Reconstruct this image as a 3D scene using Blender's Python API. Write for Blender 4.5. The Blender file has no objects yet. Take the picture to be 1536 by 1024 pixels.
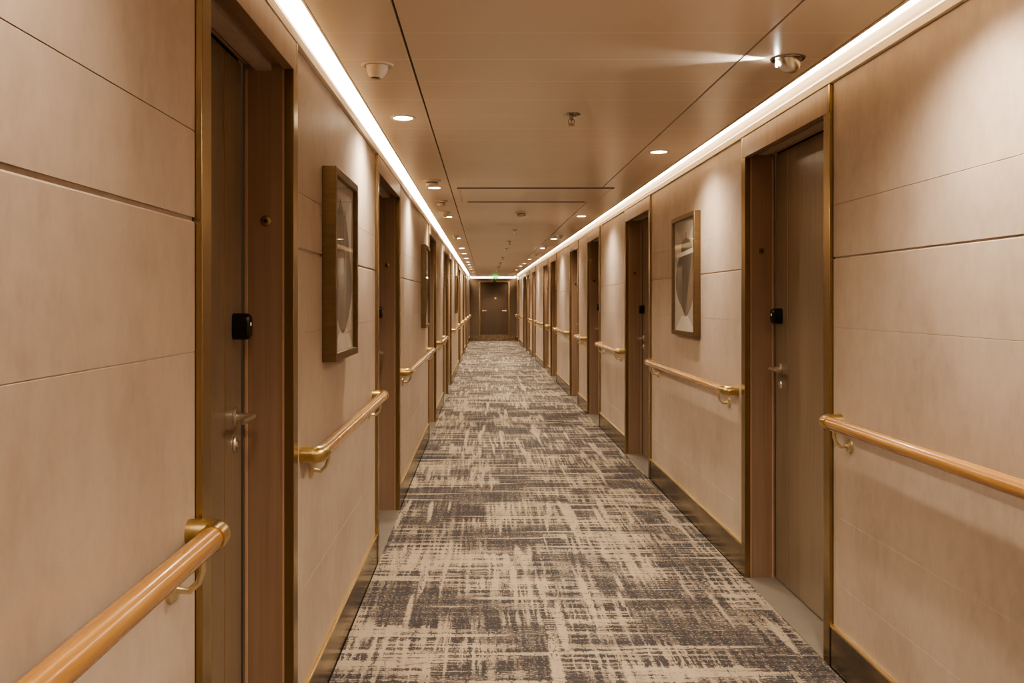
import bpy, bmesh, math, random
from mathutils import Vector, Matrix
random.seed(7)
sc = bpy.context.scene
COL = sc.collection
PI = math.pi

# ------------------------------------------------------------------ layout
F = 1300.0            # focal length in pixels of the 1536 px frame
VX, VY = 726.0, 452.0 # straight-ahead point of the camera
H = 1.45              # eye height
XR, KR = 1.394, -8.0 / F    # right wall line (face of the brass trims)
XL, KL = -0.597, 3.0 / F    # left wall line
Y0, Y1 = -2.4, 32.0
ZC = 2.35             # ceiling
ZT = {1: 2.317, -1: 2.268}  # top of wall panels, right / left
ZD = {1: 2.205, -1: 2.172}  # head of the door openings
PU = 0.015            # wall panels sit this far behind the trim faces
BB = 0.165            # baseboard height
RAILZ = {1: 0.965, -1: 0.945}

def frame(s, v, u=0.0, z=0.0):
    k, x0 = (KR, XR) if s > 0 else (KL, XL)
    a = -math.atan(k)
    x = x0 + k * v
    return (x + s * u * math.cos(a), v + s * u * math.sin(a), z), a

# ------------------------------------------------------------------ materials
def new_mat(name):
    m = bpy.data.materials.new(name); m.use_nodes = True
    nt = m.node_tree
    b = nt.nodes['Principled BSDF']
    return m, nt, b

def setb(b, **kw):
    names = dict(col='Base Color', rough='Roughness', metal='Metallic', coat='Coat Weight', coatr='Coat Roughness', ior='IOR', spec='Specular IOR Level', aniso='Anisotropic')
    for k, v in kw.items():
        if k == 'col': v = (*v, 1)
        b.inputs[names[k]].default_value = v

def node(nt, t, **kw):
    n = nt.nodes.new(t)
    for k, v in kw.items(): setattr(n, k, v)
    return n

def coords(nt, scale, kind='Object'):
    tc = node(nt, 'ShaderNodeTexCoord'); mp = node(nt, 'ShaderNodeMapping')
    mp.inputs['Scale'].default_value = scale
    nt.links.new(tc.outputs[kind], mp.inputs['Vector'])
    return mp.outputs['Vector']

def noise(nt, vec, scale=1.0, detail=4.0, rough=0.55):
    n = node(nt, 'ShaderNodeTexNoise')
    n.inputs['Scale'].default_value = scale; n.inputs['Detail'].default_value = detail; n.inputs['Roughness'].default_value = rough
    nt.links.new(vec, n.inputs['Vector'])
    return n.outputs['Fac']

def ramp(nt, fac, stops):
    r = node(nt, 'ShaderNodeValToRGB')
    e = r.color_ramp.elements
    while len(e) < len(stops): e.new(0.5)
    for i, (p, c) in enumerate(stops):
        e[i].position = p; e[i].color = (*c, 1) if len(c) == 3 else c
    nt.links.new(fac, r.inputs['Fac'])
    return r.outputs['Color']

def math_(nt, op, a, b=None, clamp=False):
    n = node(nt, 'ShaderNodeMath', operation=op); n.use_clamp = clamp
    for i, x in enumerate((a, b)):
        if x is None: continue
        if isinstance(x, (int, float)): n.inputs[i].default_value = x
        else: nt.links.new(x, n.inputs[i])
    return n.outputs[0]

def bump(nt, b, h, strength=0.2, dist=0.01):
    n = node(nt, 'ShaderNodeBump'); n.inputs['Strength'].default_value = strength; n.inputs['Distance'].default_value = dist
    nt.links.new(h, n.inputs['Height']); nt.links.new(n.outputs['Normal'], b.inputs['Normal'])

def simple(name, col, rough=0.5, metal=0.0, var=0.12, scale=(6, 6, 6), **kw):
    m, nt, b = new_mat(name)
    setb(b, rough=rough, metal=metal, **kw)
    f = noise(nt, coords(nt, scale))
    c = ramp(nt, f, [(0.3, tuple(x * (1 - var) for x in col)), (0.7, tuple(min(1, x * (1 + var)) for x in col))])
    nt.links.new(c, b.inputs['Base Color'])
    return m

def emit(name, col, strength):
    m = bpy.data.materials.new(name); m.use_nodes = True
    nt = m.node_tree; nt.nodes.clear()
    e = node(nt, 'ShaderNodeEmission'); o = node(nt, 'ShaderNodeOutputMaterial')
    e.inputs['Color'].default_value = (*col, 1); e.inputs['Strength'].default_value = strength
    nt.links.new(e.outputs[0], o.inputs['Surface'])
    return m

def wood(name, dark, light, rough, sc_, coat=0.0, bstr=0.08):
    m, nt, b = new_mat(name)
    setb(b, rough=rough, coat=coat, coatr=0.12)
    f1 = noise(nt, coords(nt, sc_), 1.0, 5.0, 0.6)
    f2 = noise(nt, coords(nt, tuple(x * 0.12 for x in sc_)), 1.0, 2.0)
    f = math_(nt, 'ADD', math_(nt, 'MULTIPLY', f1, 0.65), math_(nt, 'MULTIPLY', f2, 0.35))
    nt.links.new(ramp(nt, f, [(0.32, dark), (0.68, light)]), b.inputs['Base Color'])
    bump(nt, b, f1, bstr, 0.002)
    return m

M = {}
# wall panels: warm beige, leathery
m, nt, b = new_mat('beige wall panel'); setb(b, rough=0.48)
f1 = noise(nt, coords(nt, (2.4, 2.4, 1.7)), 1.0, 6.0, 0.62)
f2 = noise(nt, coords(nt, (30, 30, 17)), 1.0, 4.0, 0.6)
f3 = noise(nt, coords(nt, (260, 260, 260)), 1.0, 3.0, 0.6)
f = math_(nt, 'ADD', math_(nt, 'MULTIPLY', f1, 0.7), math_(nt, 'MULTIPLY', f2, 0.3))
nt.links.new(ramp(nt, f, [(0.34, (0.375, 0.300, 0.246)), (0.52, (0.465, 0.380, 0.318)), (0.68, (0.53, 0.442, 0.375))]), b.inputs['Base Color'])
bump(nt, b, math_(nt, 'ADD', f3, math_(nt, 'MULTIPLY', f2, 1.2)), 0.10, 0.002)
M['wall'] = m
# ceiling planks: satin paint with a fine pale seam every 0.32 m
m, nt, b = new_mat('satin ceiling plank'); setb(b, rough=0.3, spec=0.5)
tc = node(nt, 'ShaderNodeTexCoord'); sx = node(nt, 'ShaderNodeSeparateXYZ'); nt.links.new(tc.outputs['Object'], sx.inputs[0])
fr = math_(nt, 'FRACT', math_(nt, 'DIVIDE', math_(nt, 'SUBTRACT', sx.outputs['Y'], 2.753 - 32.0), 0.3215))
seam = math_(nt, 'LESS_THAN', fr, 0.020)
fz = noise(nt, coords(nt, (1.2, 1.2, 1.2)), 1.0, 3.0)
base = ramp(nt, fz, [(0.3, (0.72, 0.615, 0.51)), (0.7, (0.77, 0.665, 0.555))])
mx = node(nt, 'ShaderNodeMixRGB'); mx.inputs['Color2'].default_value = (0.93, 0.83, 0.73, 1)
nt.links.new(math_(nt, 'MULTIPLY', seam, 0.9), mx.inputs['Fac']); nt.links.new(base, mx.inputs['Color1']); nt.links.new(mx.outputs[0], b.inputs['Base Color'])
M['ceiling'] = m
M['gap'] = simple('dark joint', (0.10, 0.07, 0.045), 0.7)
M['cream'] = simple('cream cove moulding', (0.80, 0.70, 0.56), 0.45, var=0.03)
M['leaf'] = wood('taupe veneer door leaf', (0.180, 0.137, 0.097), (0.265, 0.205, 0.150), 0.30, (70, 70, 2.2))
M['jamb'] = wood('brown veneer door casing', (0.25, 0.162, 0.113), (0.335, 0.228, 0.165), 0.36, (60, 60, 1.6))
M['edge'] = simple('pinkish casing edge strip', (0.55, 0.36, 0.24), 0.3, var=0.05)
def metal(name, col, rough, var=0.1, scale=(8, 8, 60)):
    return simple(name, col, rough, 1.0, var, scale)
M['brass'] = metal('brushed brass trim', (0.37, 0.275, 0.155), 0.27, scale=(90, 90, 1))
M['brass_strip'] = metal('polished brass strip', (0.80, 0.60, 0.32), 0.3, scale=(5, 5, 5))
M['brass_rail'] = metal('brushed brass fitting', (0.58, 0.44, 0.22), 0.30, scale=(40, 6, 40))
M['nickel'] = metal('satin nickel', (0.78, 0.73, 0.66), 0.30)
M['pale_brass'] = metal('pale brass bracket', (0.72, 0.62, 0.42), 0.34)
M['chrome'] = metal('chrome', (0.42, 0.38, 0.33), 0.10)
M['bronze'] = metal('dark bronze kick board', (0.33, 0.270, 0.200), 0.24, var=0.30, scale=(14, 3, 9))
M['frame'] = metal('bronze picture frame', (0.23, 0.165, 0.10), 0.40, var=0.1)
M['rail'] = wood('orange oak rail', (0.30, 0.138, 0.042), (0.54, 0.300, 0.102), 0.26, (55, 2.0, 55), coat=0.6, bstr=0.04)
M['black'] = simple('black plastic', (0.008, 0.008, 0.008), 0.22)
M['white'] = simple('white painted fitting', (0.70, 0.62, 0.53), 0.4, var=0.03)
M['sill'] = simple('grey stone sill', (0.24, 0.215, 0.19), 0.35, var=0.08)
M['dark'] = simple('dark recess', (0.012, 0.010, 0.008), 0.8)
M['endwall'] = simple('brown end wall panel', (0.115, 0.080, 0.054), 0.45, var=0.06)
M['enddoor'] = wood('brown end door leaf', (0.058, 0.035, 0.021), (0.078, 0.048, 0.029), 0.4, (30, 30, 1.5))
M['led'] = emit('cove light diffuser', (1.0, 0.83, 0.59), 21.0)
M['lens'] = emit('downlight lens', (1.0, 0.83, 0.60), 30.0)
M['spotlens'] = emit('spot lamp face', (1.0, 0.92, 0.80), 40.0)
M['green'] = emit('green sign face', (0.06, 0.75, 0.12), 1.6)
M['amber'] = emit('status dot', (1.0, 0.62, 0.35), 0.7)
M['art_bg'] = simple('pale grey picture ground', (0.46, 0.42, 0.37), 0.6, var=0.05)
M['art_mid'] = simple('mid grey picture plane', (0.35, 0.31, 0.27), 0.6, var=0.05)
M['art_lit'] = simple('white picture plane', (0.66, 0.62, 0.56), 0.6, var=0.05)
M['art_dark'] = wood('dark feather print', (0.070, 0.058, 0.047), (0.165, 0.140, 0.115), 0.6, (10, 40, 4))
M['art_tan'] = wood('tan feather print', (0.21, 0.155, 0.115), (0.29, 0.22, 0.165), 0.6, (10, 30, 3))
# picture glass: clear, mirror-like at grazing angles
m = bpy.data.materials.new('picture glass'); m.use_nodes = True; nt = m.node_tree; nt.nodes.clear()
lw = node(nt, 'ShaderNodeLayerWeight'); lw.inputs['Blend'].default_value = 0.5
refl = math_(nt, 'ADD', math_(nt, 'MULTIPLY', math_(nt, 'POWER', lw.outputs['Facing'], 5.0), 0.45), 0.02)
tr = node(nt, 'ShaderNodeBsdfTransparent'); gl = node(nt, 'ShaderNodeBsdfGlossy'); gl.inputs['Roughness'].default_value = 0.02
mx = node(nt, 'ShaderNodeMixShader'); o = node(nt, 'ShaderNodeOutputMaterial')
nt.links.new(refl, mx.inputs[0]); nt.links.new(tr.outputs[0], mx.inputs[1]); nt.links.new(gl.outputs[0], mx.inputs[2]); nt.links.new(mx.outputs[0], o.inputs['Surface'])
M['glass'] = m
# carpet
def carpet():
    m, nt, b = new_mat('woven carpet'); setb(b, rough=0.95, spec=0.1)
    tcv = coords(nt, (1, 1, 1))
    def warp(amount, scale):
        wn = node(nt, 'ShaderNodeTexNoise'); wn.inputs['Scale'].default_value = scale; wn.inputs['Detail'].default_value = 2
        nt.links.new(tcv, wn.inputs['Vector'])
        w1 = node(nt, 'ShaderNodeVectorMath', operation='SUBTRACT'); w1.inputs[1].default_value = (0.5, 0.5, 0.5); nt.links.new(wn.outputs['Color'], w1.inputs[0])
        w2 = node(nt, 'ShaderNodeVectorMath', operation='SCALE'); w2.inputs['Scale'].default_value = amount; nt.links.new(w1.outputs[0], w2.inputs[0])
        w3 = node(nt, 'ShaderNodeVectorMath', operation='ADD'); nt.links.new(tcv, w3.inputs[0]); nt.links.new(w2.outputs[0], w3.inputs[1])
        return w3.outputs[0]
    W = warp(0.022, 26)
    def stretch(sx_, sy_, off=0.0, detail=2.0, ro=0.5, vec=None):
        mp = node(nt, 'ShaderNodeMapping'); mp.inputs['Scale'].default_value = (sx_, sy_, 1); mp.inputs['Location'].default_value = (off, off * 1.7, off)
        nt.links.new(vec or W, mp.inputs['Vector'])
        return noise(nt, mp.outputs['Vector'], 1.0, detail, ro)
    def sat(x, lo, hi):
        n = node(nt, 'ShaderNodeMapRange'); n.inputs['From Min'].default_value = lo; n.inputs['From Max'].default_value = hi
        nt.links.new(x, n.inputs['Value']); return n.outputs['Result']
    # rectangular fields: random cells of two overlapping grids, one long across and one long down the corridor
    def cells(sx_, sy_, off):
        mp = node(nt, 'ShaderNodeMapping'); mp.inputs['Scale'].default_value = (sx_, sy_, 1); mp.inputs['Location'].default_value = (off, off * 0.37, 0)
        nt.links.new(W, mp.inputs['Vector'])
        br = node(nt, 'ShaderNodeTexBrick'); br.offset = 0.37; br.squash = 0.7; br.squash_frequency = 3
        br.inputs['Scale'].default_value = 1.0; br.inputs['Mortar Size'].default_value = 0.0; br.inputs['Brick Width'].default_value = 1.0; br.inputs['Row Height'].default_value = 1.0
        br.inputs['Color1'].default_value = (0, 0, 0, 1); br.inputs['Color2'].default_value = (1, 1, 1, 1)
        nt.links.new(mp.outputs['Vector'], br.inputs['Vector'])
        return br.outputs['Color']
    c1 = cells(2.3, 4.6, 0.3); c2 = cells(3.4, 2.1, 7.7)
    soft = stretch(1.6, 1.9, 5.0, 2.0)
    field = math_(nt, 'ADD', math_(nt, 'MULTIPLY', math_(nt, 'ADD', c1, c2), 0.28), math_(nt, 'MULTIPLY', soft, 0.9))
    field = sat(field, 0.41, 0.86)                      # 1 = dark block
    along = stretch(42, 1.9, 3.1, 3.0, 0.55)
    across = stretch(2.0, 46, 9.4, 3.0, 0.55)
    wide_l = stretch(13, 0.8, 41.0, 1.0); wide_a = stretch(0.9, 15, 57.0, 1.0)
    speck = stretch(85, 85, 1.0, 2.0, 0.6, tcv)
    frag_l = stretch(110, 28, 14.0, 2.0, 0.6, tcv); frag_a = stretch(30, 110, 19.0, 2.0, 0.6, tcv)
    thr = math_(nt, 'MAXIMUM', sat(along, 0.505, 0.555), sat(across, 0.505, 0.555))
    bands = math_(nt, 'MAXIMUM', sat(wide_l, 0.60, 0.66), sat(wide_a, 0.60, 0.66))
    light = math_(nt, 'MAXIMUM', math_(nt, 'MULTIPLY', thr, sat(field, 1.15, 0.25)), math_(nt, 'MULTIPLY', bands, 0.9))
    dark = math_(nt, 'MULTIPLY', math_(nt, 'SUBTRACT', 1.0, light), sat(field, -0.35, 0.45))
    # broken light flecks inside dark, broken dark dashes inside light
    dark = math_(nt, 'SUBTRACT', dark, math_(nt, 'MULTIPLY', math_(nt, 'MAXIMUM', sat(speck, 0.56, 0.64), sat(frag_a, 0.58, 0.66)), 0.55), True)
    dash = math_(nt, 'MULTIPLY', math_(nt, 'MAXIMUM', sat(frag_l, 0.54, 0.60), sat(frag_a, 0.55, 0.61)), sat(math_(nt, 'MINIMUM', along, across), 0.47, 0.40))
    dark = math_(nt, 'ADD', dark, math_(nt, 'MULTIPLY', dash, 0.75), True)
    c = ramp(nt, dark, [(0.0, CARPET[0]), (0.35, CARPET[1]), (0.60, CARPET[2]), (1.0, CARPET[3])])
    fine = noise(nt, coords(nt, (300, 300, 1)), 1.0, 2.0, 0.7)
    mm = node(nt, 'ShaderNodeMixRGB', blend_type='MULTIPLY'); mm.inputs['Fac'].default_value = 1.0
    nt.links.new(c, mm.inputs['Color1']); nt.links.new(ramp(nt, fine, [(0.3, (0.60, 0.60, 0.60)), (0.7, (1.25, 1.25, 1.25))]), mm.inputs['Color2'])
    nt.links.new(mm.outputs[0], b.inputs['Base Color'])
    bump(nt, b, fine, 0.5, 0.004)
    return m
CARPET = [(0.47, 0.395, 0.315), (0.36, 0.30, 0.242), (0.165, 0.145, 0.140), (0.072, 0.068, 0.075)]
M['carpet'] = carpet()

# ------------------------------------------------------------------ mesh helpers
def box(bm, x0, x1, y0, y1, z0, z1, mi=0):
    x0, x1 = sorted((x0, x1)); y0, y1 = sorted((y0, y1)); z0, z1 = sorted((z0, z1))
    v = [bm.verts.new(p) for p in ((x0,y0,z0),(x1,y0,z0),(x1,y1,z0),(x0,y1,z0),(x0,y0,z1),(x1,y0,z1),(x1,y1,z1),(x0,y1,z1))]
    for f in ((0,3,2,1),(4,5,6,7),(0,1,5,4),(1,2,6,5),(2,3,7,6),(3,0,4,7)):
        bm.faces.new([v[i] for i in f]).material_index = mi

def prism_y(bm, prof, y0, y1, mi=0):
    """closed profile of (x, z) swept along y"""
    a = [bm.verts.new((x, y0, z)) for x, z in prof]; b_ = [bm.verts.new((x, y1, z)) for x, z in prof]
    n = len(prof)
    for i in range(n):
        bm.faces.new((a[i], a[(i+1) % n], b_[(i+1) % n], b_[i])).material_index = mi
    bm.faces.new(a[::-1]).material_index = mi; bm.faces.new(b_).material_index = mi

def plate(bm, pts, x, t, mi=0):
    """polygon of (y, z) points in a plane of constant x, with thickness t along x"""
    a = [bm.verts.new((x, y, z)) for y, z in pts]; b_ = [bm.verts.new((x + t, y, z)) for y, z in pts]
    n = len(pts)
    for i in range(n): bm.faces.new((a[i], a[(i+1) % n], b_[(i+1) % n], b_[i])).material_index = mi
    bm.faces.new(a[::-1]).material_index = mi; bm.faces.new(b_).material_index = mi

def tube(bm, path, r, seg=16, cap=True, mi=0):
    P = [Vector(p) for p in path]; R = r if isinstance(r, (list, tuple)) else [r] * len(P)
    rings = []; up = None
    for i, p in enumerate(P):
        d = (P[min(i+1, len(P)-1)] - P[max(i-1, 0)]).normalized()
        if up is None:
            up = Vector((0,0,1)) if abs(d.z) < 0.9 else Vector((1,0,0))
        a = (up - d * up.dot(d)).normalized(); up = a; c = d.cross(a)
        rings.append([bm.verts.new(p + (a * math.cos(2*PI*j/seg) + c * math.sin(2*PI*j/seg)) * R[i]) for j in range(seg)])
    for i in range(len(rings) - 1):
        for j in range(seg):
            f = bm.faces.new((rings[i][j], rings[i][(j+1) % seg], rings[i+1][(j+1) % seg], rings[i+1][j])); f.material_index = mi; f.smooth = True
    if cap:
        bm.faces.new(rings[0][::-1]).material_index = mi; bm.faces.new(rings[-1]).material_index = mi

def lathe(bm, prof, seg=24, axis='z', origin=(0,0,0), mi=0):
    """profile of (r, h) turned about an axis"""
    O = Vector(origin); rings = []
    for r, h in prof:
        if r < 1e-6: r = 1e-5
        ring = []
        for j in range(seg):
            c, s_ = math.cos(2*PI*j/seg) * r, math.sin(2*PI*j/seg) * r
            p = (c, s_, h) if axis == 'z' else ((h, c, s_) if axis == 'x' else (c, h, s_))
            ring.append(bm.verts.new(O + Vector(p)))
        rings.append(ring)
    for i in range(len(rings) - 1):
        for j in range(seg):
            f = bm.faces.new((rings[i][j], rings[i][(j+1) % seg], rings[i+1][(j+1) % seg], rings[i+1][j])); f.material_index = mi; f.smooth = True
    bm.faces.new(rings[0][::-1]).material_index = mi; bm.faces.new(rings[-1]).material_index = mi

def obj(name, bm, mats, parent=None, loc=None, rz=0.0, bevel=0.0, sharp=True):
    bmesh.ops.recalc_face_normals(bm, faces=bm.faces[:])
    me = bpy.data.meshes.new(name); bm.to_mesh(me); bm.free()
    for m_ in (mats if isinstance(mats, (list, tuple)) else [mats]): me.materials.append(M[m_])
    o = bpy.data.objects.new(name, me); COL.objects.link(o)
    if sharp:
        try: me.set_sharp_from_angle(angle=math.radians(28))
        except Exception: pass
    if bevel:
        md = o.modifiers.new('bevel', 'BEVEL'); md.width = bevel; md.segments = 2; md.limit_method = 'ANGLE'; md.angle_limit = math.radians(50)
    if loc is not None: o.location = loc; o.rotation_euler = (0, 0, rz)
    if parent: o.parent = parent
    return o

def tag(o, label=None, cat=None, group=None, kind=None):
    if label: o['label'] = label
    if cat: o['category'] = cat
    if group: o['group'] = group
    if kind: o['kind'] = kind
    return o

def thing(name, label, cat, loc, rz=0.0, group=None, kind=None):
    o = bpy.data.objects.new(name, None); COL.objects.link(o)
    o.empty_display_size = 0.1; o.location = loc; o.rotation_euler = (0, 0, rz)
    return tag(o, label, cat, group, kind)

ORD = ['first','second','third','fourth','fifth','sixth','seventh','eighth','ninth','tenth','eleventh','twelfth','thirteenth','fourteenth','fifteenth','sixteenth','seventeenth','eighteenth']
SIDE = {1: 'right', -1: 'left'}

# ------------------------------------------------------------------ door positions along each wall (outer edges of the trims)
DOORS = {
    -1: [(1.825, 2.752), (4.79, 6.06), (9.13, 10.45), (12.25, 13.60), (13.68, 15.1), (19.0, 20.3), (22.5, 23.8), (25.7, 27.0), (28.4, 29.7)],
     1: [(3.445, 4.60), (7.06, 8.29), (10.01, 11.18), (12.19, 13.32), (15.62, 16.87), (17.5, 18.78), (21.3, 22.6), (23.84, 25.3), (25.4, 27.2), (29.8, 31.1)],
}
def segments(s):
    out = []; a = Y0
    for n, f in DOORS[s]:
        out.append((a, n)); a = f
    out.append((a, Y1)); return out

# ------------------------------------------------------------------ floor, end and back walls
bm = bmesh.new()
def xl(y, u=0): return XL + KL * y - u
def xr(y, u=0): return XR + KR * y + u
v = [bm.verts.new(p) for p in ((xl(Y0), Y0, 0), (xr(Y0), Y0, 0), (xr(Y1), Y1, 0), (xl(Y1), Y1, 0))]
bm.faces.new(v)
r = bmesh.ops.extrude_face_region(bm, geom=bm.faces[:])
for e in r['geom']:
    if isinstance(e, bmesh.types.BMVert): e.co.z -= 0.05
tag(obj('floor', bm, 'carpet'), 'beige and charcoal crosshatched carpet running the length of the corridor', 'floor', kind='structure')

bm = bmesh.new(); box(bm, -1.2, 2.0, Y0 - 0.1, Y0, 0, 2.6)
tag(obj('wall_back', bm, 'wall'), 'plain beige wall closing the corridor behind the viewer', 'wall', kind='structure')

bm = bmesh.new()
box(bm, -0.9, -0.195, Y1, Y1 + 0.1, 0, 2.30); box(bm, 0.955, 1.5, Y1, Y1 + 0.1, 0, 2.30); box(bm, -0.195, 0.955, Y1, Y1 + 0.1, 2.20, 2.30)
box(bm, -0.9, 1.5, Y1 + 0.06, Y1 + 0.16, 2.30, 2.6)
tag(obj('wall_end', bm, 'endwall'), 'brown panelled wall at the far end of the corridor', 'wall', kind='structure')
bm = bmesh.new()
box(bm, -0.56, -0.195, Y1 - 0.012, Y1, 0, 0.20); box(bm, 0.955, 1.20, Y1 - 0.012, Y1, 0, 0.20)
tag(obj('baseboard_end', bm, 'bronze'), 'dark bronze kick board on the far end wall', 'baseboard', kind='structure')

# ------------------------------------------------------------------ side walls
GROOVE = {  # (height, gap, depth)
    'L': [(0.49, .0006, .0022), (1.345, .0006, .0016), (1.622, .009, .0060), (1.808, .0010, .0025)],
    'Rn': [(0.345, .0004, .0018), (0.608, .0008, .0025), (1.348, .0006, .0016), (1.622, .007, .0055), (1.832, .0010, .0025)],
    'R': [(0.352, .0008, .0025), (1.348, .0008, .0025), (1.622, .007, .0055), (1.832, .0008, .0025)],
}
def panel_profile(s, grooves, z0, z1):
    p = [(PU, z0)]
    for zc, h, d in grooves:
        c = 0.0022 + 0.12 * h
        p += [(PU, zc - h/2 - c), (PU + c * 0.7, zc - h/2), (PU + d, zc - h/2), (PU + d, zc + h/2), (PU, zc + h/2)]
    p += [(PU, z1), (0.06, z1), (0.06, z0)]
    return [(s * u, z) for u, z in p]

for s in (-1, 1):
    bm = bmesh.new(); loc, a = frame(s, 0)
    for i, (y0, y1) in enumerate(segments(s)):
        g = GROOVE['L'] if s < 0 else (GROOVE['Rn'] if i == 0 else GROOVE['R'])
        prism_y(bm, panel_profile(s, g, BB - 0.01, ZT[s]), y0 + 0.004, y1 - 0.004)
    # masonry above the panels, behind the light cove
    box(bm, s * 0.07, s * 0.12, Y0, Y1, ZT[s] - 0.1, 2.62)
    tag(obj('wall_' + SIDE[s], bm, 'wall', loc=loc, rz=a, sharp=False), 'beige leathery panelled wall along the ' + SIDE[s] + ' side of the corridor', 'wall', kind='structure')
    # baseboard: a dark bronze board with a brass bead on top
    b1 = bmesh.new(); b2 = bmesh.new()
    for y0, y1 in segments(s):
        box(b1, s * 0.004, s * 0.055, y0 + 0.002, y1 - 0.002, 0, BB - 0.008)
        box(b2, s * 0.001, s * 0.055, y0 + 0.002, y1 - 0.002, BB - 0.008, BB + 0.003)
    bbd = tag(obj('baseboard_' + SIDE[s], b1, 'bronze', loc=loc, rz=a), 'dark bronze kick board along the ' + SIDE[s] + ' wall', 'baseboard', kind='structure')
    tag(obj('brass_bead', b2, 'brass_strip', parent=bbd, bevel=0.002), 'thin polished brass bead on top of the kick board')
    # cove moulding
    zt = ZT[s]
    bm = bmesh.new()
    prism_y(bm, [(s*0.0, zt + 0.002), (s*0.0, zt + 0.026), (s*0.004, zt + 0.027), (s*0.004, zt + 0.031), (s*0.001, zt + 0.032), (s*0.010, zt + 0.046), (s*0.056, zt + 0.046), (s*0.056, zt + 0.002)], Y0, Y1)
    box(bm, s*0.052, s*0.068, Y0, Y1, zt + 0.03, 2.505)
    tag(obj('trim_1' if s < 0 else 'trim_2', bm, 'cream', loc=loc, rz=a), 'cream light cove moulding above the ' + SIDE[s] + ' wall', 'moulding', kind='structure')
    # LED diffuser of the cove
    bm = bmesh.new()
    zl = 2.385 if s < 0 else 2.437
    prism_y(bm, [(s*0.050, zl), (s*0.046, zl + 0.01), (s*0.030, 2.500), (s*0.050, 2.500)], Y0 + 0.02, Y1 - 0.05)
    tag(obj('cove_light', bm, 'led', loc=loc, rz=a), 'long glowing warm cove light above the ' + SIDE[s] + ' wall', 'cove light')

# ------------------------------------------------------------------ ceiling
def cx_left(y, d=0): return XL + KL * y + 0.042 + d
def cx_right(y, d=0): return XR + KR * y - 0.104 + d
def gl(y): return -0.281 + KL * y
def gr(y): return 0.968 + (720 - VX) / F * y
def slab(bm, fa, fb, z0, z1, mi=0, y0=Y0, y1=Y1 - 0.03):
    pts = [(fa(y0), y0), (fb(y0), y0), (fb(y1), y1), (fa(y1), y1)]
    a = [bm.verts.new((x, y, z0)) for x, y in pts]; b_ = [bm.verts.new((x, y, z1)) for x, y in pts]
    for i in range(4): bm.faces.new((a[i], a[(i+1) % 4], b_[(i+1) % 4], b_[i])).material_index = mi
    bm.faces.new(a[::-1]).material_index = mi; bm.faces.new(b_).material_index = mi
bm = bmesh.new()
slab(bm, lambda y: gl(y) + 0.004, lambda y: gr(y) - 0.004, ZC, ZC + 0.02)
slab(bm, lambda y: cx_left(y, 0.012), lambda y: gl(y) - 0.004, ZC, ZC + 0.02)
slab(bm, lambda y: gr(y) + 0.004, lambda y: cx_right(y, -0.016), ZC, ZC + 0.02)
slab(bm, lambda y: cx_left(y, 0.002), lambda y: cx_left(y, 0.012 - 0.003), ZC - 0.001, ZC + 0.02)
slab(bm, lambda y: cx_right(y, -0.016 + 0.004), lambda y: cx_right(y, 0), ZC - 0.001, ZC + 0.02)
slab(bm, lambda y: cx_left(y, 0.006), lambda y: cx_right(y, -0.006), ZC + 0.0085, ZC + 0.06, 1)
for f in bm.faces: pass
ceil = tag(obj('ceiling', bm, ['ceiling', 'gap']), 'satin beige plank ceiling with two long joints', 'ceiling', kind='structure')
bm = bmesh.new(); box(bm, -1.0, 1.8, Y0, Y1 + 0.1, 2.52, 2.58)
tag(obj('ceiling_deck', bm, 'cream'), 'deck above the light coves', 'ceiling', kind='structure')

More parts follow.
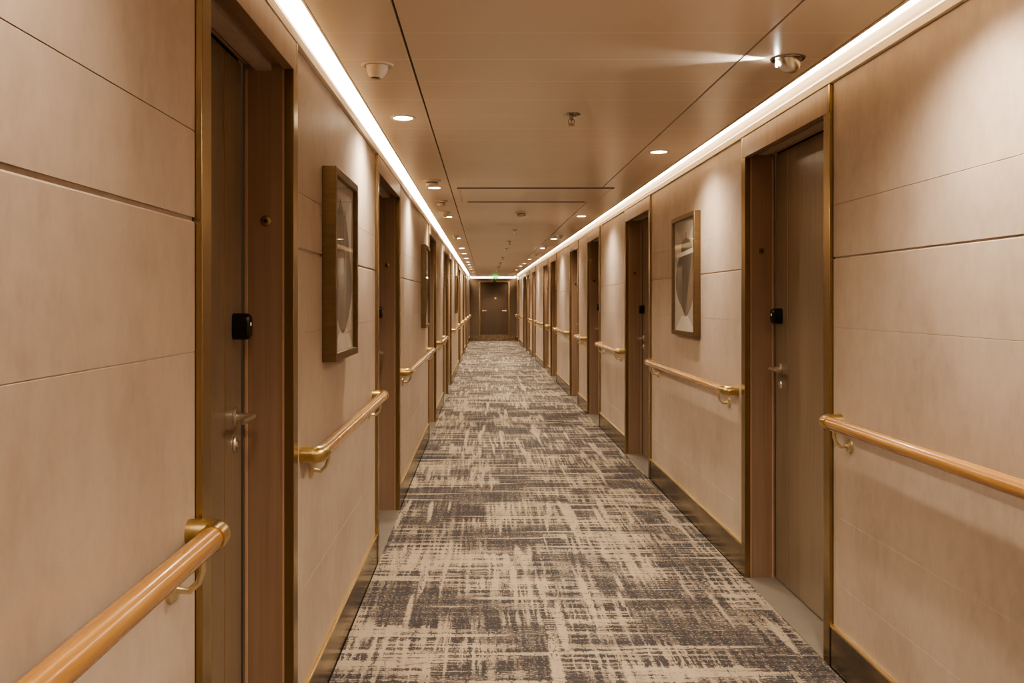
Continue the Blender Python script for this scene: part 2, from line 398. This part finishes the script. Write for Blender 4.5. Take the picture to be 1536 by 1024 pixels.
# ------------------------------------------------------------------ cabin doors
def make_door(s, n, f, idx, label):
    loc, a = frame(s, n)
    W = f - n
    d = thing('door_%d' % idx, label, 'door', loc, a, kind='structure')
    zd, zt = ZD[s], ZT[s]
    D = 0.160                      # depth of leaf plane behind trim face
    TW = 0.060
    # brass trims: a full-height outer bar and a wider inner bar up to the lintel
    for v0, v1, o0, o1 in ((0, TW, 0, 0.016), (W - TW, W, W - 0.016, W)):
        bm = bmesh.new()
        pr = [(0, 0), (0, zt), (0.05, zt), (0.05, 0)]
        box(bm, 0, s * 0.030, v0, v1, 0, zd)
        box(bm, s * 0.0005, s * 0.035, o0, o1, zd, zt)
        obj('brass_trim', bm, 'brass', d, bevel=0.0015)
    # casing: two jambs and the head, with a stop beside the leaf
    bm = bmesh.new()
    for v0, v1, q0, q1 in ((0.012, TW - 0.004, TW - 0.004, TW + 0.014), (W - TW + 0.004, W - 0.012, W - TW + 0.004, W - TW - 0.014)):
        box(bm, s * 0.030, s * D, v0, v1, 0, zt - 0.03)
    jm = obj('jamb', bm, 'jamb', d, bevel=0.001)
    bm = bmesh.new()
    for q0, q1 in ((TW - 0.006, TW - 0.0015), (W - TW + 0.0015, W - TW + 0.006)):
        box(bm, s * 0.028, s * 0.036, q0, q1, 0, zd)
        box(bm, s * (D - 0.016), s * (D - 0.008), q0 , q1, 0, zd)
    box(bm, s * 0.032, s * 0.040, TW, W - TW, zd + 0.0145, zd + 0.019)
    box(bm, s * (D - 0.016), s * (D - 0.008), TW, W - TW, zd + 0.0145, zd + 0.019)
    obj('edge_strip', bm, 'edge', jm)
    # lintel
    bm = bmesh.new()
    box(bm, s * 0.001, s * 0.032, 0.018, W - 0.018, zd, zt - 0.004)
    box(bm, s * 0.032, s * D, 0.018, W - 0.018, zd + 0.018, zt - 0.004)
    obj('lintel', bm, 'jamb', d, bevel=0.001)
    # sill
    bm = bmesh.new(); box(bm, 0, s * (D + 0.05), 0.03, W - 0.03, -0.03, 0.004)
    obj('sill', bm, 'sill', d)
    # dark rebate behind the leaf, then the leaf
    bm = bmesh.new(); box(bm, s * (D + 0.03), s * (D + 0.05), 0.0, W, 0, zt - 0.02)
    obj('rebate', bm, 'dark', d)
    L0, L1, lz = TW + 0.004, W - TW - 0.012, zd + 0.010
    g = L1 - 0.17                  # inlaid vertical line near the latch edge
    bm = bmesh.new()
    box(bm, s * D, s * (D + 0.03), L0, g - 0.0015, 0.010, lz)
    box(bm, s * D, s * (D + 0.03), g + 0.0015, L1, 0.010, lz)
    leaf = obj('door_leaf', bm, 'leaf', d, bevel=0.001)
    bm = bmesh.new(); box(bm, s * (D - 0.0006), s * (D + 0.02), g - 0.0015, g + 0.0015, 0.012, lz - 0.002)
    obj('inlay_line', bm, 'brass_strip', leaf)
    hv = L1 - 0.075
    # lock reader
    bm = bmesh.new()
    zr = 1.375
    pts = []
    for k in range(24):
        t = 2 * PI * k / 24; c, q = math.cos(t), math.sin(t)
        pts.append((math.copysign(abs(c) ** 0.55, c), math.copysign(abs(q) ** 0.55, q)))
    rings = []
    for sc_, dep in ((1.0, 0.0), (1.0, 0.034), (0.93, 0.045), (0.75, 0.050)):
        rings.append([bm.verts.new((s * (D - dep), hv + py * 0.026 * sc_, zr + pz * 0.040 * sc_)) for py, pz in pts])
    for i in range(3):
        for j in range(24):
            bm.faces.new((rings[i][j], rings[i][(j+1) % 24], rings[i+1][(j+1) % 24], rings[i+1][j])).smooth = True
    bm.faces.new(rings[0]); bm.faces.new(rings[-1])
    lk = obj('lock_reader', bm, 'black', leaf)
    bm = bmesh.new()
    lathe(bm, [(0.0045, 0.0), (0.0045, 0.001), (0.0, 0.0012)], 10, 'x', (s * (D - 0.050) - (0.001 if s > 0 else 0.0), hv + 0.006, zr + 0.006), 1)
    for f_ in bm.faces: f_.material_index = 0
    # the reader's status mark is drawn on the reader itself
    bm.free()
    lk.data.materials.append(M['amber'])
    bm2 = bmesh.new(); bm2.from_mesh(lk.data)
    box(bm2, s * (D - 0.0505), s * (D - 0.048), hv - 0.002, hv + 0.004, zr + 0.002, zr + 0.012, 1)
    bm2.to_mesh(lk.data); bm2.free()
    # lever handle
    zh = 1.105
    bm = bmesh.new()
    lathe(bm, [(0.027, -s * 0.0), (0.027, -s * 0.008), (0.024, -s * 0.010), (0.0, -s * 0.010)], 24, 'x', (s * D, hv, zh))
    arc = [(s * (D - 0.004), hv, zh), (s * (D - 0.042), hv, zh), (s * (D - 0.053), hv - 0.003, zh), (s * (D - 0.060), hv - 0.012, zh), (s * (D - 0.061), hv - 0.028, zh), (s * (D - 0.060), hv - 0.125, zh)]
    tube(bm, arc, [0.010, 0.010, 0.0105, 0.0105, 0.010, 0.0085], 14)
    obj('lever_handle', bm, 'nickel', leaf)
    # keyhole escutcheon
    bm = bmesh.new()
    lathe(bm, [(0.025, -s * 0.0), (0.025, -s * 0.006), (0.022, -s * 0.009), (0.0, -s * 0.009)], 24, 'x', (s * D, hv, 1.022))
    lathe(bm, [(0.010, -s * 0.008), (0.010, -s * 0.014), (0.0, -s * 0.014)], 14, 'x', (s * D, hv, 1.022))
    obj('keyhole', bm, 'nickel', leaf)
    # doorbell on the far jamb, facing the viewer
    ub, zb = 0.088, 1.70 if s < 0 else 1.715
    vf = W - TW + 0.0035
    bm = bmesh.new()
    if s < 0:
        lathe(bm, [(0.017, 0.0), (0.017, -0.003), (0.013, -0.005), (0.0, -0.005)], 20, 'y', (s * ub, vf, zb))
    else:
        box(bm, s * ub - 0.013, s * ub + 0.013, vf - 0.004, vf, zb - 0.015, zb + 0.015)
    bell = obj('doorbell', bm, 'brass', d, bevel=0.001)
    bm = bmesh.new(); lathe(bm, [(0.006, 0.0), (0.006, -0.003), (0.0, -0.0035)], 14, 'y', (s * ub, vf - 0.0045, zb))
    obj('push_button', bm, 'black', bell)
    return d

di = 1
for s in (-1, 1):
    for i, (n, f) in enumerate(DOORS[s]):
        make_door(s, n, f, di, '%s brass-trimmed cabin door from the near end along the %s wall' % (ORD[i], SIDE[s]))
        di += 1

# ------------------------------------------------------------------ end door
d = thing('door_%d' % di, 'brown double door with brass frame closing the far end of the corridor', 'door', (0.38, Y1, 0), kind='structure')
bm = bmesh.new()
box(bm, -0.575, -0.515, -0.03, 0.05, 0, 2.20); box(bm, 0.515, 0.575, -0.03, 0.05, 0, 2.20); box(bm, -0.515, 0.515, -0.03, 0.05, 2.155, 2.20)
obj('door_frame', bm, 'brass', d, bevel=0.003)
bm = bmesh.new(); box(bm, -0.515, 0.515, -0.035, 0.05, 0, 0.20); box(bm, -0.515, 0.515, -0.04, 0.05, 0.20, 0.225)
obj('coaming', bm, 'bronze', d, bevel=0.003)
for q in (-1, 1):
    bm = bmesh.new(); box(bm, q * 0.002, q * 0.512, 0.0, 0.045, 0.228, 2.152)
    lf = obj('door_leaf', bm, 'enddoor', d, bevel=0.002)
    bm = bmesh.new()
    lathe(bm, [(0.03, 0), (0.03, -0.01), (0, -0.01)], 20, 'y', (q * 0.42, 0, 1.11))
    tube(bm, [(q * 0.42, -0.008, 1.11), (q * 0.42, -0.05, 1.11), (q * 0.40, -0.06, 1.11), (q * 0.29, -0.06, 1.11)], 0.011, 12)
    obj('lever_handle', bm, 'nickel', lf)
bm = bmesh.new(); box(bm, 0.01, 0.07, -0.006, 0.0, 1.54, 1.60)
obj('wall_plate', bm, 'brass_strip', d)
# plinth of light above end wall
bm = bmesh.new(); box(bm, -0.50, 1.16, Y1 + 0.01, Y1 + 0.05, 2.32, 2.48)
tag(obj('cove_light', bm, 'led'), 'short glowing cove light above the far end wall', 'cove light')

# ------------------------------------------------------------------ handrails
def make_rail(s, v0, v1, label, ends=(True, True), brk=None, dz=0.0):
    loc, a = frame(s, v0)
    L = v1 - v0; z = RAILZ[s] + dz; uc = -0.048; R = 0.0245
    t = thing('handrail', label, 'handrail', loc, a, 'oak handrails along the corridor walls')
    bm = bmesh.new()
    y0 = 0.035 if ends[0] else 0; y1 = L - 0.035 if ends[1] else L
    n = max(2, int((y1 - y0) / 0.3)); tube(bm, [(s * uc, y0 + (y1 - y0) * i / n, z) for i in range(n + 1)], R, 28)
    obj('wooden_rail', bm, 'rail', t)
    for e, (ye, dirn) in enumerate(((0, 1), (L, -1))):
        if not ends[e]: continue
        bm = bmesh.new(); rr = 0.0275; br = 0.022
        pth = [(s * uc, ye + dirn * 0.055, z), (s * uc, ye + dirn * br, z)]
        for k in range(1, 7):
            t_ = k / 6 * PI / 2
            pth.append((s * (uc + br * (1 - math.cos(t_))), ye + dirn * (br * (1 - math.sin(t_))), z))
        pth.append((s * 0.0155, ye, z))
        tube(bm, pth, rr, 28)
        obj('elbow', bm, 'brass_rail', t)
    bpos = brk if brk is not None else ([0.16, L - 0.16] if L > 0.7 else [L / 2])
    for yb in bpos:
        bm = bmesh.new(); zp = z - 0.082
        tube(bm, [(s * 0.008, yb, zp), (s * -0.022, yb, zp - 0.004), (s * -0.040, yb, zp + 0.012), (s * -0.047, yb, zp + 0.034), (s * uc, yb, z - R + 0.002)], [0.007, 0.007, 0.0065, 0.0065, 0.0065], 12)
        tube(bm, [(s * uc, yb - 0.035, z - R - 0.0005), (s * uc, yb + 0.035, z - R - 0.0005)], 0.004, 8)
        br_ = obj('bracket', bm, 'pale_brass', t)
        bm = bmesh.new(); lathe(bm, [(0.026, s * 0.0152), (0.026, s * 0.007), (0.020, s * 0.002), (0.0, s * 0.0)], 20, 'x', (0, yb, zp))
        obj('wall_plate', bm, 'pale_brass', br_)
    return t

for s in (-1, 1):
    segs = segments(s)
    for i, (a0, a1) in enumerate(segs):
        if a1 - a0 < 0.3: continue
        if i == 0:
            lab = 'nearest oak handrail on the %s wall, running out of the picture' % SIDE[s]
            e = a1 - (0.04 if s < 0 else 0.075)
            make_rail(s, -1.0, e, lab, brk=[1.0 + 1.0, (e + 1.0) - 0.105] if s < 0 else [2.0, (e + 1.0) - 0.085], dz=0.02 if s > 0 else 0.03)
        elif i == len(segs) - 1:
            make_rail(s, a0 + 0.1, a1 - 0.06, 'last oak handrail on the %s wall, ending at the far end wall' % SIDE[s])
        else:
            make_rail(s, a0 + 0.11, a1 - 0.115, 'oak handrail on the %s wall between the %s and %s cabin doors' % (SIDE[s], ORD[i-1], ORD[i]))

# ------------------------------------------------------------------ pictures
def make_picture(s, v0, v1, z0, z1, depth, label, style):
    loc, a = frame(s, v0, PU, z0)
    W, Hh = v1 - v0, z1 - z0; bw = 0.030
    t = thing('framed_picture', label, 'picture', loc, a, 'framed pictures on the corridor walls')
    fr_ = bmesh.new(); X = -s * depth
    for q in ((0, bw, 0, Hh), (W - bw, W, 0, Hh), (bw, W - bw, 0, bw), (bw, W - bw, Hh - bw, Hh)):
        box(fr_, 0.0 - s * 0.0005, X, *q)
    obj('frame', fr_, 'frame', t, bevel=0.0015)
    w0, w1, h0, h1 = bw, W - bw, bw, Hh - bw
    def P(pts): return [(w0 + (w1 - w0) * x, h0 + (h1 - h0) * y) for x, y in pts]
    xb = -s * (depth - 0.018); th = -s * 0.001
    bm = bmesh.new()
    plate(bm, P([(0,0),(1,0),(1,1),(0,1)]), -s * 0.001, xb + s * 0.001, 0)
    x2 = xb
    plate(bm, P([(0,1),(1,1),(0.62,0.80),(0.36,0.80)]), x2, th, 1)
    plate(bm, P([(0.03,0),(0.97,0),(0.64,0.135),(0.36,0.135)]), x2, th, 2)
    if style == 'long':
        shp = [(0.46,0.10),(0.58,0.12),(0.74,0.20),(0.86,0.30),(0.92,0.38),(0.90,0.46),(0.80,0.58),(0.70,0.70),(0.60,0.80),(0.555,0.845),(0.52,0.80),(0.44,0.845),(0.33,0.895),(0.30,0.85),(0.16,0.80),(0.08,0.70),(0.13,0.66),(0.11,0.55),(0.07,0.42),(0.08,0.30),(0.20,0.19),(0.34,0.125)]
        plate(bm, P(shp), x2 + th, th, 3)
        plate(bm, P([(0.50,0.13),(0.55,0.135),(0.58,0.45),(0.54,0.80),(0.50,0.78),(0.52,0.45)]), x2 + 2 * th, th, 4)
    else:
        left = [(0.47,0.13),(0.60,0.20),(0.80,0.28),(0.92,0.38),(0.93,0.48),(0.88,0.56),(0.82,0.63),(0.66,0.70),(0.66,0.76),(0.62,0.80),(0.50,0.83),(0.44,0.835),(0.43,0.88),(0.415,0.88),(0.41,0.83),(0.26,0.81),(0.18,0.77),(0.14,0.72)]
        right = [(0.47,0.13),(0.14,0.72),(0.08,0.68),(0.10,0.55),(0.06,0.42),(0.10,0.30),(0.22,0.22),(0.36,0.15)]
        plate(bm, P(left), x2 + th, th, 3)
        plate(bm, P(right), x2 + th, th, 4)
        plate(bm, P([(0.02,0.69),(0.90,0.665),(0.90,0.70),(0.02,0.735)]), x2 + 2 * th, th, 2)  # pale band: reflection of the opposite side, painted onto the print
    obj('print', bm, ['art_bg', 'art_mid', 'art_lit', 'art_dark', 'art_tan'], t)
    bm = bmesh.new(); xg = -s * (depth - 0.010)
    bm.faces.new([bm.verts.new((xg, y_, z_)) for y_, z_ in ((w0, h0), (w1, h0), (w1, h1), (w0, h1))])
    obj('glass_pane', bm, 'glass', t)
    return t
make_picture(-1, 3.234, 3.80, 1.224, 1.957, 0.052, 'large framed dark feather print between the two nearest left cabin doors', 'long')
make_picture(1, 5.50, 6.15, 1.222, 2.03, 0.042, 'framed feather print with reflection painted as pale band on the right wall', 'band')
make_picture(-1, 8.20, 8.80, 1.20, 1.99, 0.045, 'second framed picture along the left wall, just before the third cabin door', 'band')
make_picture(-1, 16.9, 17.5, 1.22, 1.95, 0.045, 'far framed picture on the left wall beyond the fifth cabin door', 'long')

# ------------------------------------------------------------------ ceiling fittings
WARM = (1.0, 0.86, 0.67)
def lamp(name, loc, energy, size, blend, direction=(0, 0, -1), radius=0.03, col=WARM, parent=None):
    l = bpy.data.lights.new(name, 'SPOT'); l.energy = energy; l.spot_size = math.radians(size); l.spot_blend = blend; l.shadow_soft_size = radius; l.color = col
    o = bpy.data.objects.new(name, l); COL.objects.link(o); o.location = loc
    o.rotation_euler = Vector(direction).to_track_quat('-Z', 'Y').to_euler()
    return o
def downlight(x, y, label, power=44.0):
    t = thing('downlight', label, 'downlight', (x, y, ZC), 0, 'recessed downlights in the ceiling')
    bm = bmesh.new(); lathe(bm, [(0.046, 0.0), (0.063, 0.0), (0.063, -0.003), (0.050, -0.006), (0.046, -0.003)], 28)
    obj('trim_ring', bm, 'white', t)
    bm = bmesh.new(); lathe(bm, [(0.046, -0.0005), (0.046, -0.003), (0.0, -0.0035)], 28)
    obj('lens', bm, 'lens', t)
    lamp('downlight_lamp', (x, y, ZC - 0.012), power, 150, 1.0)
LY = [4.24, 6.84, 9.2, 12.3, 14.6, 16.25, 18.05, 19.7, 21.1, 22.5, 24.1, 26.6, 28.5, 30.3]
for i, y in enumerate(LY):
    downlight(-0.405 + KL * y * 0.9, y, '%s glowing round downlight from the near end of the left ceiling strip' % ORD[i])
RY = [5.2, 9.12, 12.45, 14.6, 18.4, 20.5, 22.0, 24.7, 27.5, 30.2]
for i, y in enumerate(RY):
    downlight(1.082 - 0.0062 * y, y, '%s glowing round downlight from the near end of the right ceiling strip' % ORD[i])
# unseen downlights added above and behind the viewer to light the near end evenly
downlight(-0.36, 0.9, 'added round downlight on the left ceiling strip above the viewer, out of the picture', 30.0)
downlight(-0.408, -0.9, 'added round downlight on the left ceiling strip behind the viewer, out of the picture')
downlight(1.06, 2.3, 'added round downlight on the right ceiling strip above the viewer, out of the picture', 60.0)
downlight(1.07, 0.4, 'second added round downlight on the right ceiling strip above the viewer, out of the picture', 50.0)
downlight(1.09, -1.2, 'added round downlight on the right ceiling strip behind the viewer, out of the picture')

def eyeball(x, y, label, tilt, mat, rz=0.0, r=0.062, lit=False):
    """adjustable spotlight: flange and a cup-shaped head that leans out of it"""
    t = thing('eyeball_spotlight', label, 'spotlight', (x, y, ZC), rz, 'adjustable ceiling spotlights')
    bm = bmesh.new(); lathe(bm, [(r * 0.76, 0.0), (r, 0.0), (r, -0.002), (r * 0.94, -0.007), (r * 0.80, -0.007), (r * 0.76, -0.002)], 32)
    obj('flange', bm, mat, t)
    bm = bmesh.new(); lathe(bm, [(r * 0.76, -0.0008), (r * 0.75, -0.0015), (0, -0.0015)], 24)
    obj('socket', bm, 'dark', t)
    bm = bmesh.new()
    prof = [(r * 0.68, 0.002), (r * 0.67, -0.010), (r * 0.60, -0.028), (r * 0.44, -0.046), (r * 0.36, -0.051), (r * 0.31, -0.050), (r * 0.28, -0.044), (0, -0.044)]
    lathe(bm, prof, 32)
    bmesh.ops.rotate(bm, verts=bm.verts[:], cent=(0, 0, 0), matrix=Matrix.Rotation(tilt, 3, 'Y'))
    hd = obj('lamp_head', bm, mat, t)
    bm = bmesh.new(); lathe(bm, [(r * 0.27, -0.043), (r * 0.27, -0.046), (0, -0.046)], 20)
    bmesh.ops.rotate(bm, verts=bm.verts[:], cent=(0, 0, 0), matrix=Matrix.Rotation(tilt, 3, 'Y'))
    obj('lamp_face', bm, 'spotlens' if lit else 'dark', hd)
    return t
eyeball(-0.406, 3.30, 'white eyeball spotlight on the left ceiling strip nearest the viewer', 0.12, 'white')
# right one is turned so far that it throws its beam along the ceiling
t = thing('eyeball_spotlight', 'metal eyeball spotlight on the right ceiling strip throwing a white beam sideways', 'spotlight', (1.126, 3.21, ZC), 0, 'adjustable ceiling spotlights')
bm = bmesh.new(); lathe(bm, [(0.047, 0.0), (0.063, 0.0), (0.063, -0.002), (0.059, -0.006), (0.050, -0.006), (0.047, -0.002)], 32)
obj('flange', bm, 'chrome', t)
bm = bmesh.new(); lathe(bm, [(0.047, -0.0008), (0.046, -0.0015), (0, -0.0015)], 24)
obj('socket', bm, 'dark', t)
bm = bmesh.new()
# half-egg cup: open face on the left, deepest on the right
for_rings = []
N = 20
for k in range(9):
    ph = k / 8
    rad = 0.0 + 0.040 * math.cos(ph * PI / 2) ** 0.7
    zz = -0.004 - 0.050 * math.sin(ph * PI / 2)
    off = 0.016 * ph
    for_rings.append([bm.verts.new((off + rad * math.cos(2*PI*j/N) * 1.05, rad * math.sin(2*PI*j/N), zz)) for j in range(N)])
for k in range(8):
    for j in range(N):
        bm.faces.new((for_rings[k][j], for_rings[k][(j+1) % N], for_rings[k+1][(j+1) % N], for_rings[k+1][j])).smooth = True
bm.faces.new(for_rings[0])
hd = obj('lamp_head', bm, 'nickel', t)
bm = bmesh.new(); lathe(bm, [(0.013, 0.0), (0.013, -0.003), (0.0, -0.004)], 20, 'x', (-0.0385, 0.004, -0.018))
obj('lamp_face', bm, 'spotlens', hd)
lamp('spotlight_lamp', (1.126 - 0.055, 3.21, ZC - 0.020), 10.0, 42, 0.9, (-1, 0.0, 0.10), 0.008, (1.0, 0.92, 0.80))

small = [(-0.392, 8.73, 'white eyeball spotlight just before the third downlight of the left ceiling strip'),
         (-0.385, 11.8, 'white eyeball spotlight just before the fourth downlight of the left ceiling strip'),
         (1.03, 11.7, 'dark eyeball spotlight beside the third downlight of the right ceiling strip'),
         (1.00, 13.9, 'white eyeball spotlight just before the fourth downlight of the right ceiling strip'),
         (0.985, 16.3, 'white eyeball spotlight between the fourth and fifth downlights of the right ceiling strip')]
for x, y, lb in small: eyeball(x, y, lb, 0.15, 'white' if 'white' in lb else 'nickel')

def detector(x, y, label, r=0.067):
    t = thing('smoke_detector', label, 'smoke detector', (x, y, ZC), 0, 'smoke detectors on the ceiling')
    bm = bmesh.new(); lathe(bm, [(r * 0.9, 0), (r, -0.001), (r, -0.010), (r * 0.86, -0.014), (r * 0.5, -0.015), (0, -0.015)], 28)
    obj('base', bm, 'white', t)
    bm = bmesh.new(); lathe(bm, [(r * 0.62, -0.014), (r * 0.62, -0.024), (r * 0.70, -0.028), (r * 0.66, -0.042), (r * 0.45, -0.050), (0, -0.052)], 28)
    obj('sensor_head', bm, 'white', t)
    bm = bmesh.new(); lathe(bm, [(r * 0.635, -0.018), (r * 0.635, -0.022), (r * 0.3, -0.022), (r * 0.3, -0.018)], 28)
    obj('vent_slot', bm, 'dark', t)
detector(-0.387, 6.43, 'smoke detector beside the second downlight of the left ceiling strip')
detector(-0.380, 7.75, 'smoke detector between the second and third downlights of the left ceiling strip', 0.055)
detector(0.376, 8.73, 'smoke detector on the middle of the ceiling beyond the hatch')

def sprinkler(x, y, label):
    t = thing('ceiling_sprinkler', label, 'sprinkler', (x, y, ZC), 0, 'sprinkler heads along the ceiling middle')
    bm = bmesh.new(); lathe(bm, [(0.012, 0), (0.045, -0.0005), (0.044, -0.004), (0.030, -0.009), (0.014, -0.010), (0.0, -0.010)], 28)
    obj('escutcheon', bm, 'chrome', t)
    bm = bmesh.new(); lathe(bm, [(0.009, -0.008), (0.009, -0.022), (0.012, -0.023), (0.012, -0.028), (0.004, -0.030), (0.003, -0.052), (0.0, -0.052)], 16)
    obj('nozzle', bm, 'chrome', t)
    bm = bmesh.new()
    for q in (-1, 1):
        tube(bm, [(q * 0.010, 0, -0.026), (q * 0.015, 0, -0.034), (q * 0.014, 0, -0.042), (q * 0.003, 0, -0.050)], 0.0022, 8)
    obj('yoke_arm', bm, 'chrome', t)
    bm = bmesh.new(); lathe(bm, [(0.0, -0.052), (0.016, -0.053), (0.017, -0.056), (0.0, -0.057)], 20)
    obj('deflector', bm, 'chrome', t)
SY = [(0.42, 4.164), (0.382, 10.9), (0.382, 12.9), (0.38, 14.6), (0.38, 17.6), (0.38, 20.1), (0.38, 22.3), (0.38, 24.9)]
for i, (x, y) in enumerate(SY):
    sprinkler(x, y, ('chrome sprinkler head on the near middle of the ceiling before the hatch' if i == 0 else '%s sprinkler head from the near end of the ceiling middle' % ORD[i]))

# access hatch that spans the middle and right joints of the ceiling
t = thing('ceiling_hatch', 'rectangular flush access hatch with dark joints in the ceiling', 'access hatch', (0.41, 7.35, ZC))
bm = bmesh.new(); box(bm, -0.60, 0.60, -0.44, 0.44, -0.002, 0.0)
obj('hatch_panel', bm, 'ceiling', t)
bm = bmesh.new()
box(bm, -0.625, 0.625, -0.50, -0.44, -0.0015, 0.0); box(bm, -0.56, 0.50, 0.44, 0.52, -0.0015, 0.0)
obj('joint', bm, 'gap', t)
bm = bmesh.new()
box(bm, -0.625, -0.600, -0.44, 0.44, -0.004, 0.0); box(bm, 0.600, 0.625, -0.44, 0.44, -0.004, 0.0)
obj('side_rim', bm, 'white', t, bevel=0.002)

# green sign and black spotlight at the far end
t = thing('exit_sign', 'small glowing green sign hanging under the ceiling at the far end', 'exit sign', (0.385, 29.6, ZC))
bm = bmesh.new(); tube(bm, [(-0.05, 0, 0), (-0.05, 0, -0.02)], 0.006, 10); tube(bm, [(0.05, 0, 0), (0.05, 0, -0.02)], 0.006, 10)
obj('hanger', bm, 'chrome', t)
bm = bmesh.new(); box(bm, -0.10, 0.10, -0.012, 0.012, -0.12, -0.02)
cs = obj('case', bm, 'white', t, bevel=0.002)
bm = bmesh.new(); box(bm, -0.092, 0.092, -0.0135, -0.0122, -0.113, -0.027)
obj('green_face', bm, 'green', cs)
t = thing('ceiling_spotlight', 'small black spotlight on the ceiling lighting the end door', 'spotlight', (0.38, 31.3, ZC))
bm = bmesh.new(); lathe(bm, [(0.045, 0), (0.045, -0.01), (0.015, -0.012), (0.015, -0.09), (0.0, -0.09)], 20)
obj('mount', bm, 'black', t)
bm = bmesh.new(); lathe(bm, [(0.03, -0.085), (0.05, -0.10), (0.055, -0.20), (0.045, -0.20), (0.0, -0.18)], 20)
obj('lamp_can', bm, 'black', t)
lamp('end_spotlight_lamp', (0.38, 31.3, ZC - 0.215), 20.0, 75, 0.7, (0, 0.42, -1), 0.03)

# ------------------------------------------------------------------ camera and colour
cam = bpy.data.cameras.new('camera'); co = bpy.data.objects.new('camera', cam); COL.objects.link(co)
cam.sensor_fit = 'HORIZONTAL'; cam.sensor_width = 36.0; cam.lens = F / 1536 * 36.0
cam.shift_x = (768 - VX) / 1536.0
cam.shift_y = -(512 - VY) / 1536.0
cam.clip_start = 0.02; cam.clip_end = 200
co.location = (0, 0, H); co.rotation_euler = (PI / 2, 0, 0)
sc.camera = co
w = bpy.data.worlds.new('world'); sc.world = w; w.use_nodes = True
w.node_tree.nodes['Background'].inputs[0].default_value = (0.02, 0.015, 0.01, 1)
sc.view_settings.view_transform = 'AgX'
sc.view_settings.look = 'AgX - Medium High Contrast'
sc.view_settings.exposure = 1.0
sc.cycles.max_bounces = 10; sc.cycles.diffuse_bounces = 6
sc.cycles.use_denoising = True
sc.cycles.sample_clamp_indirect = 4.0
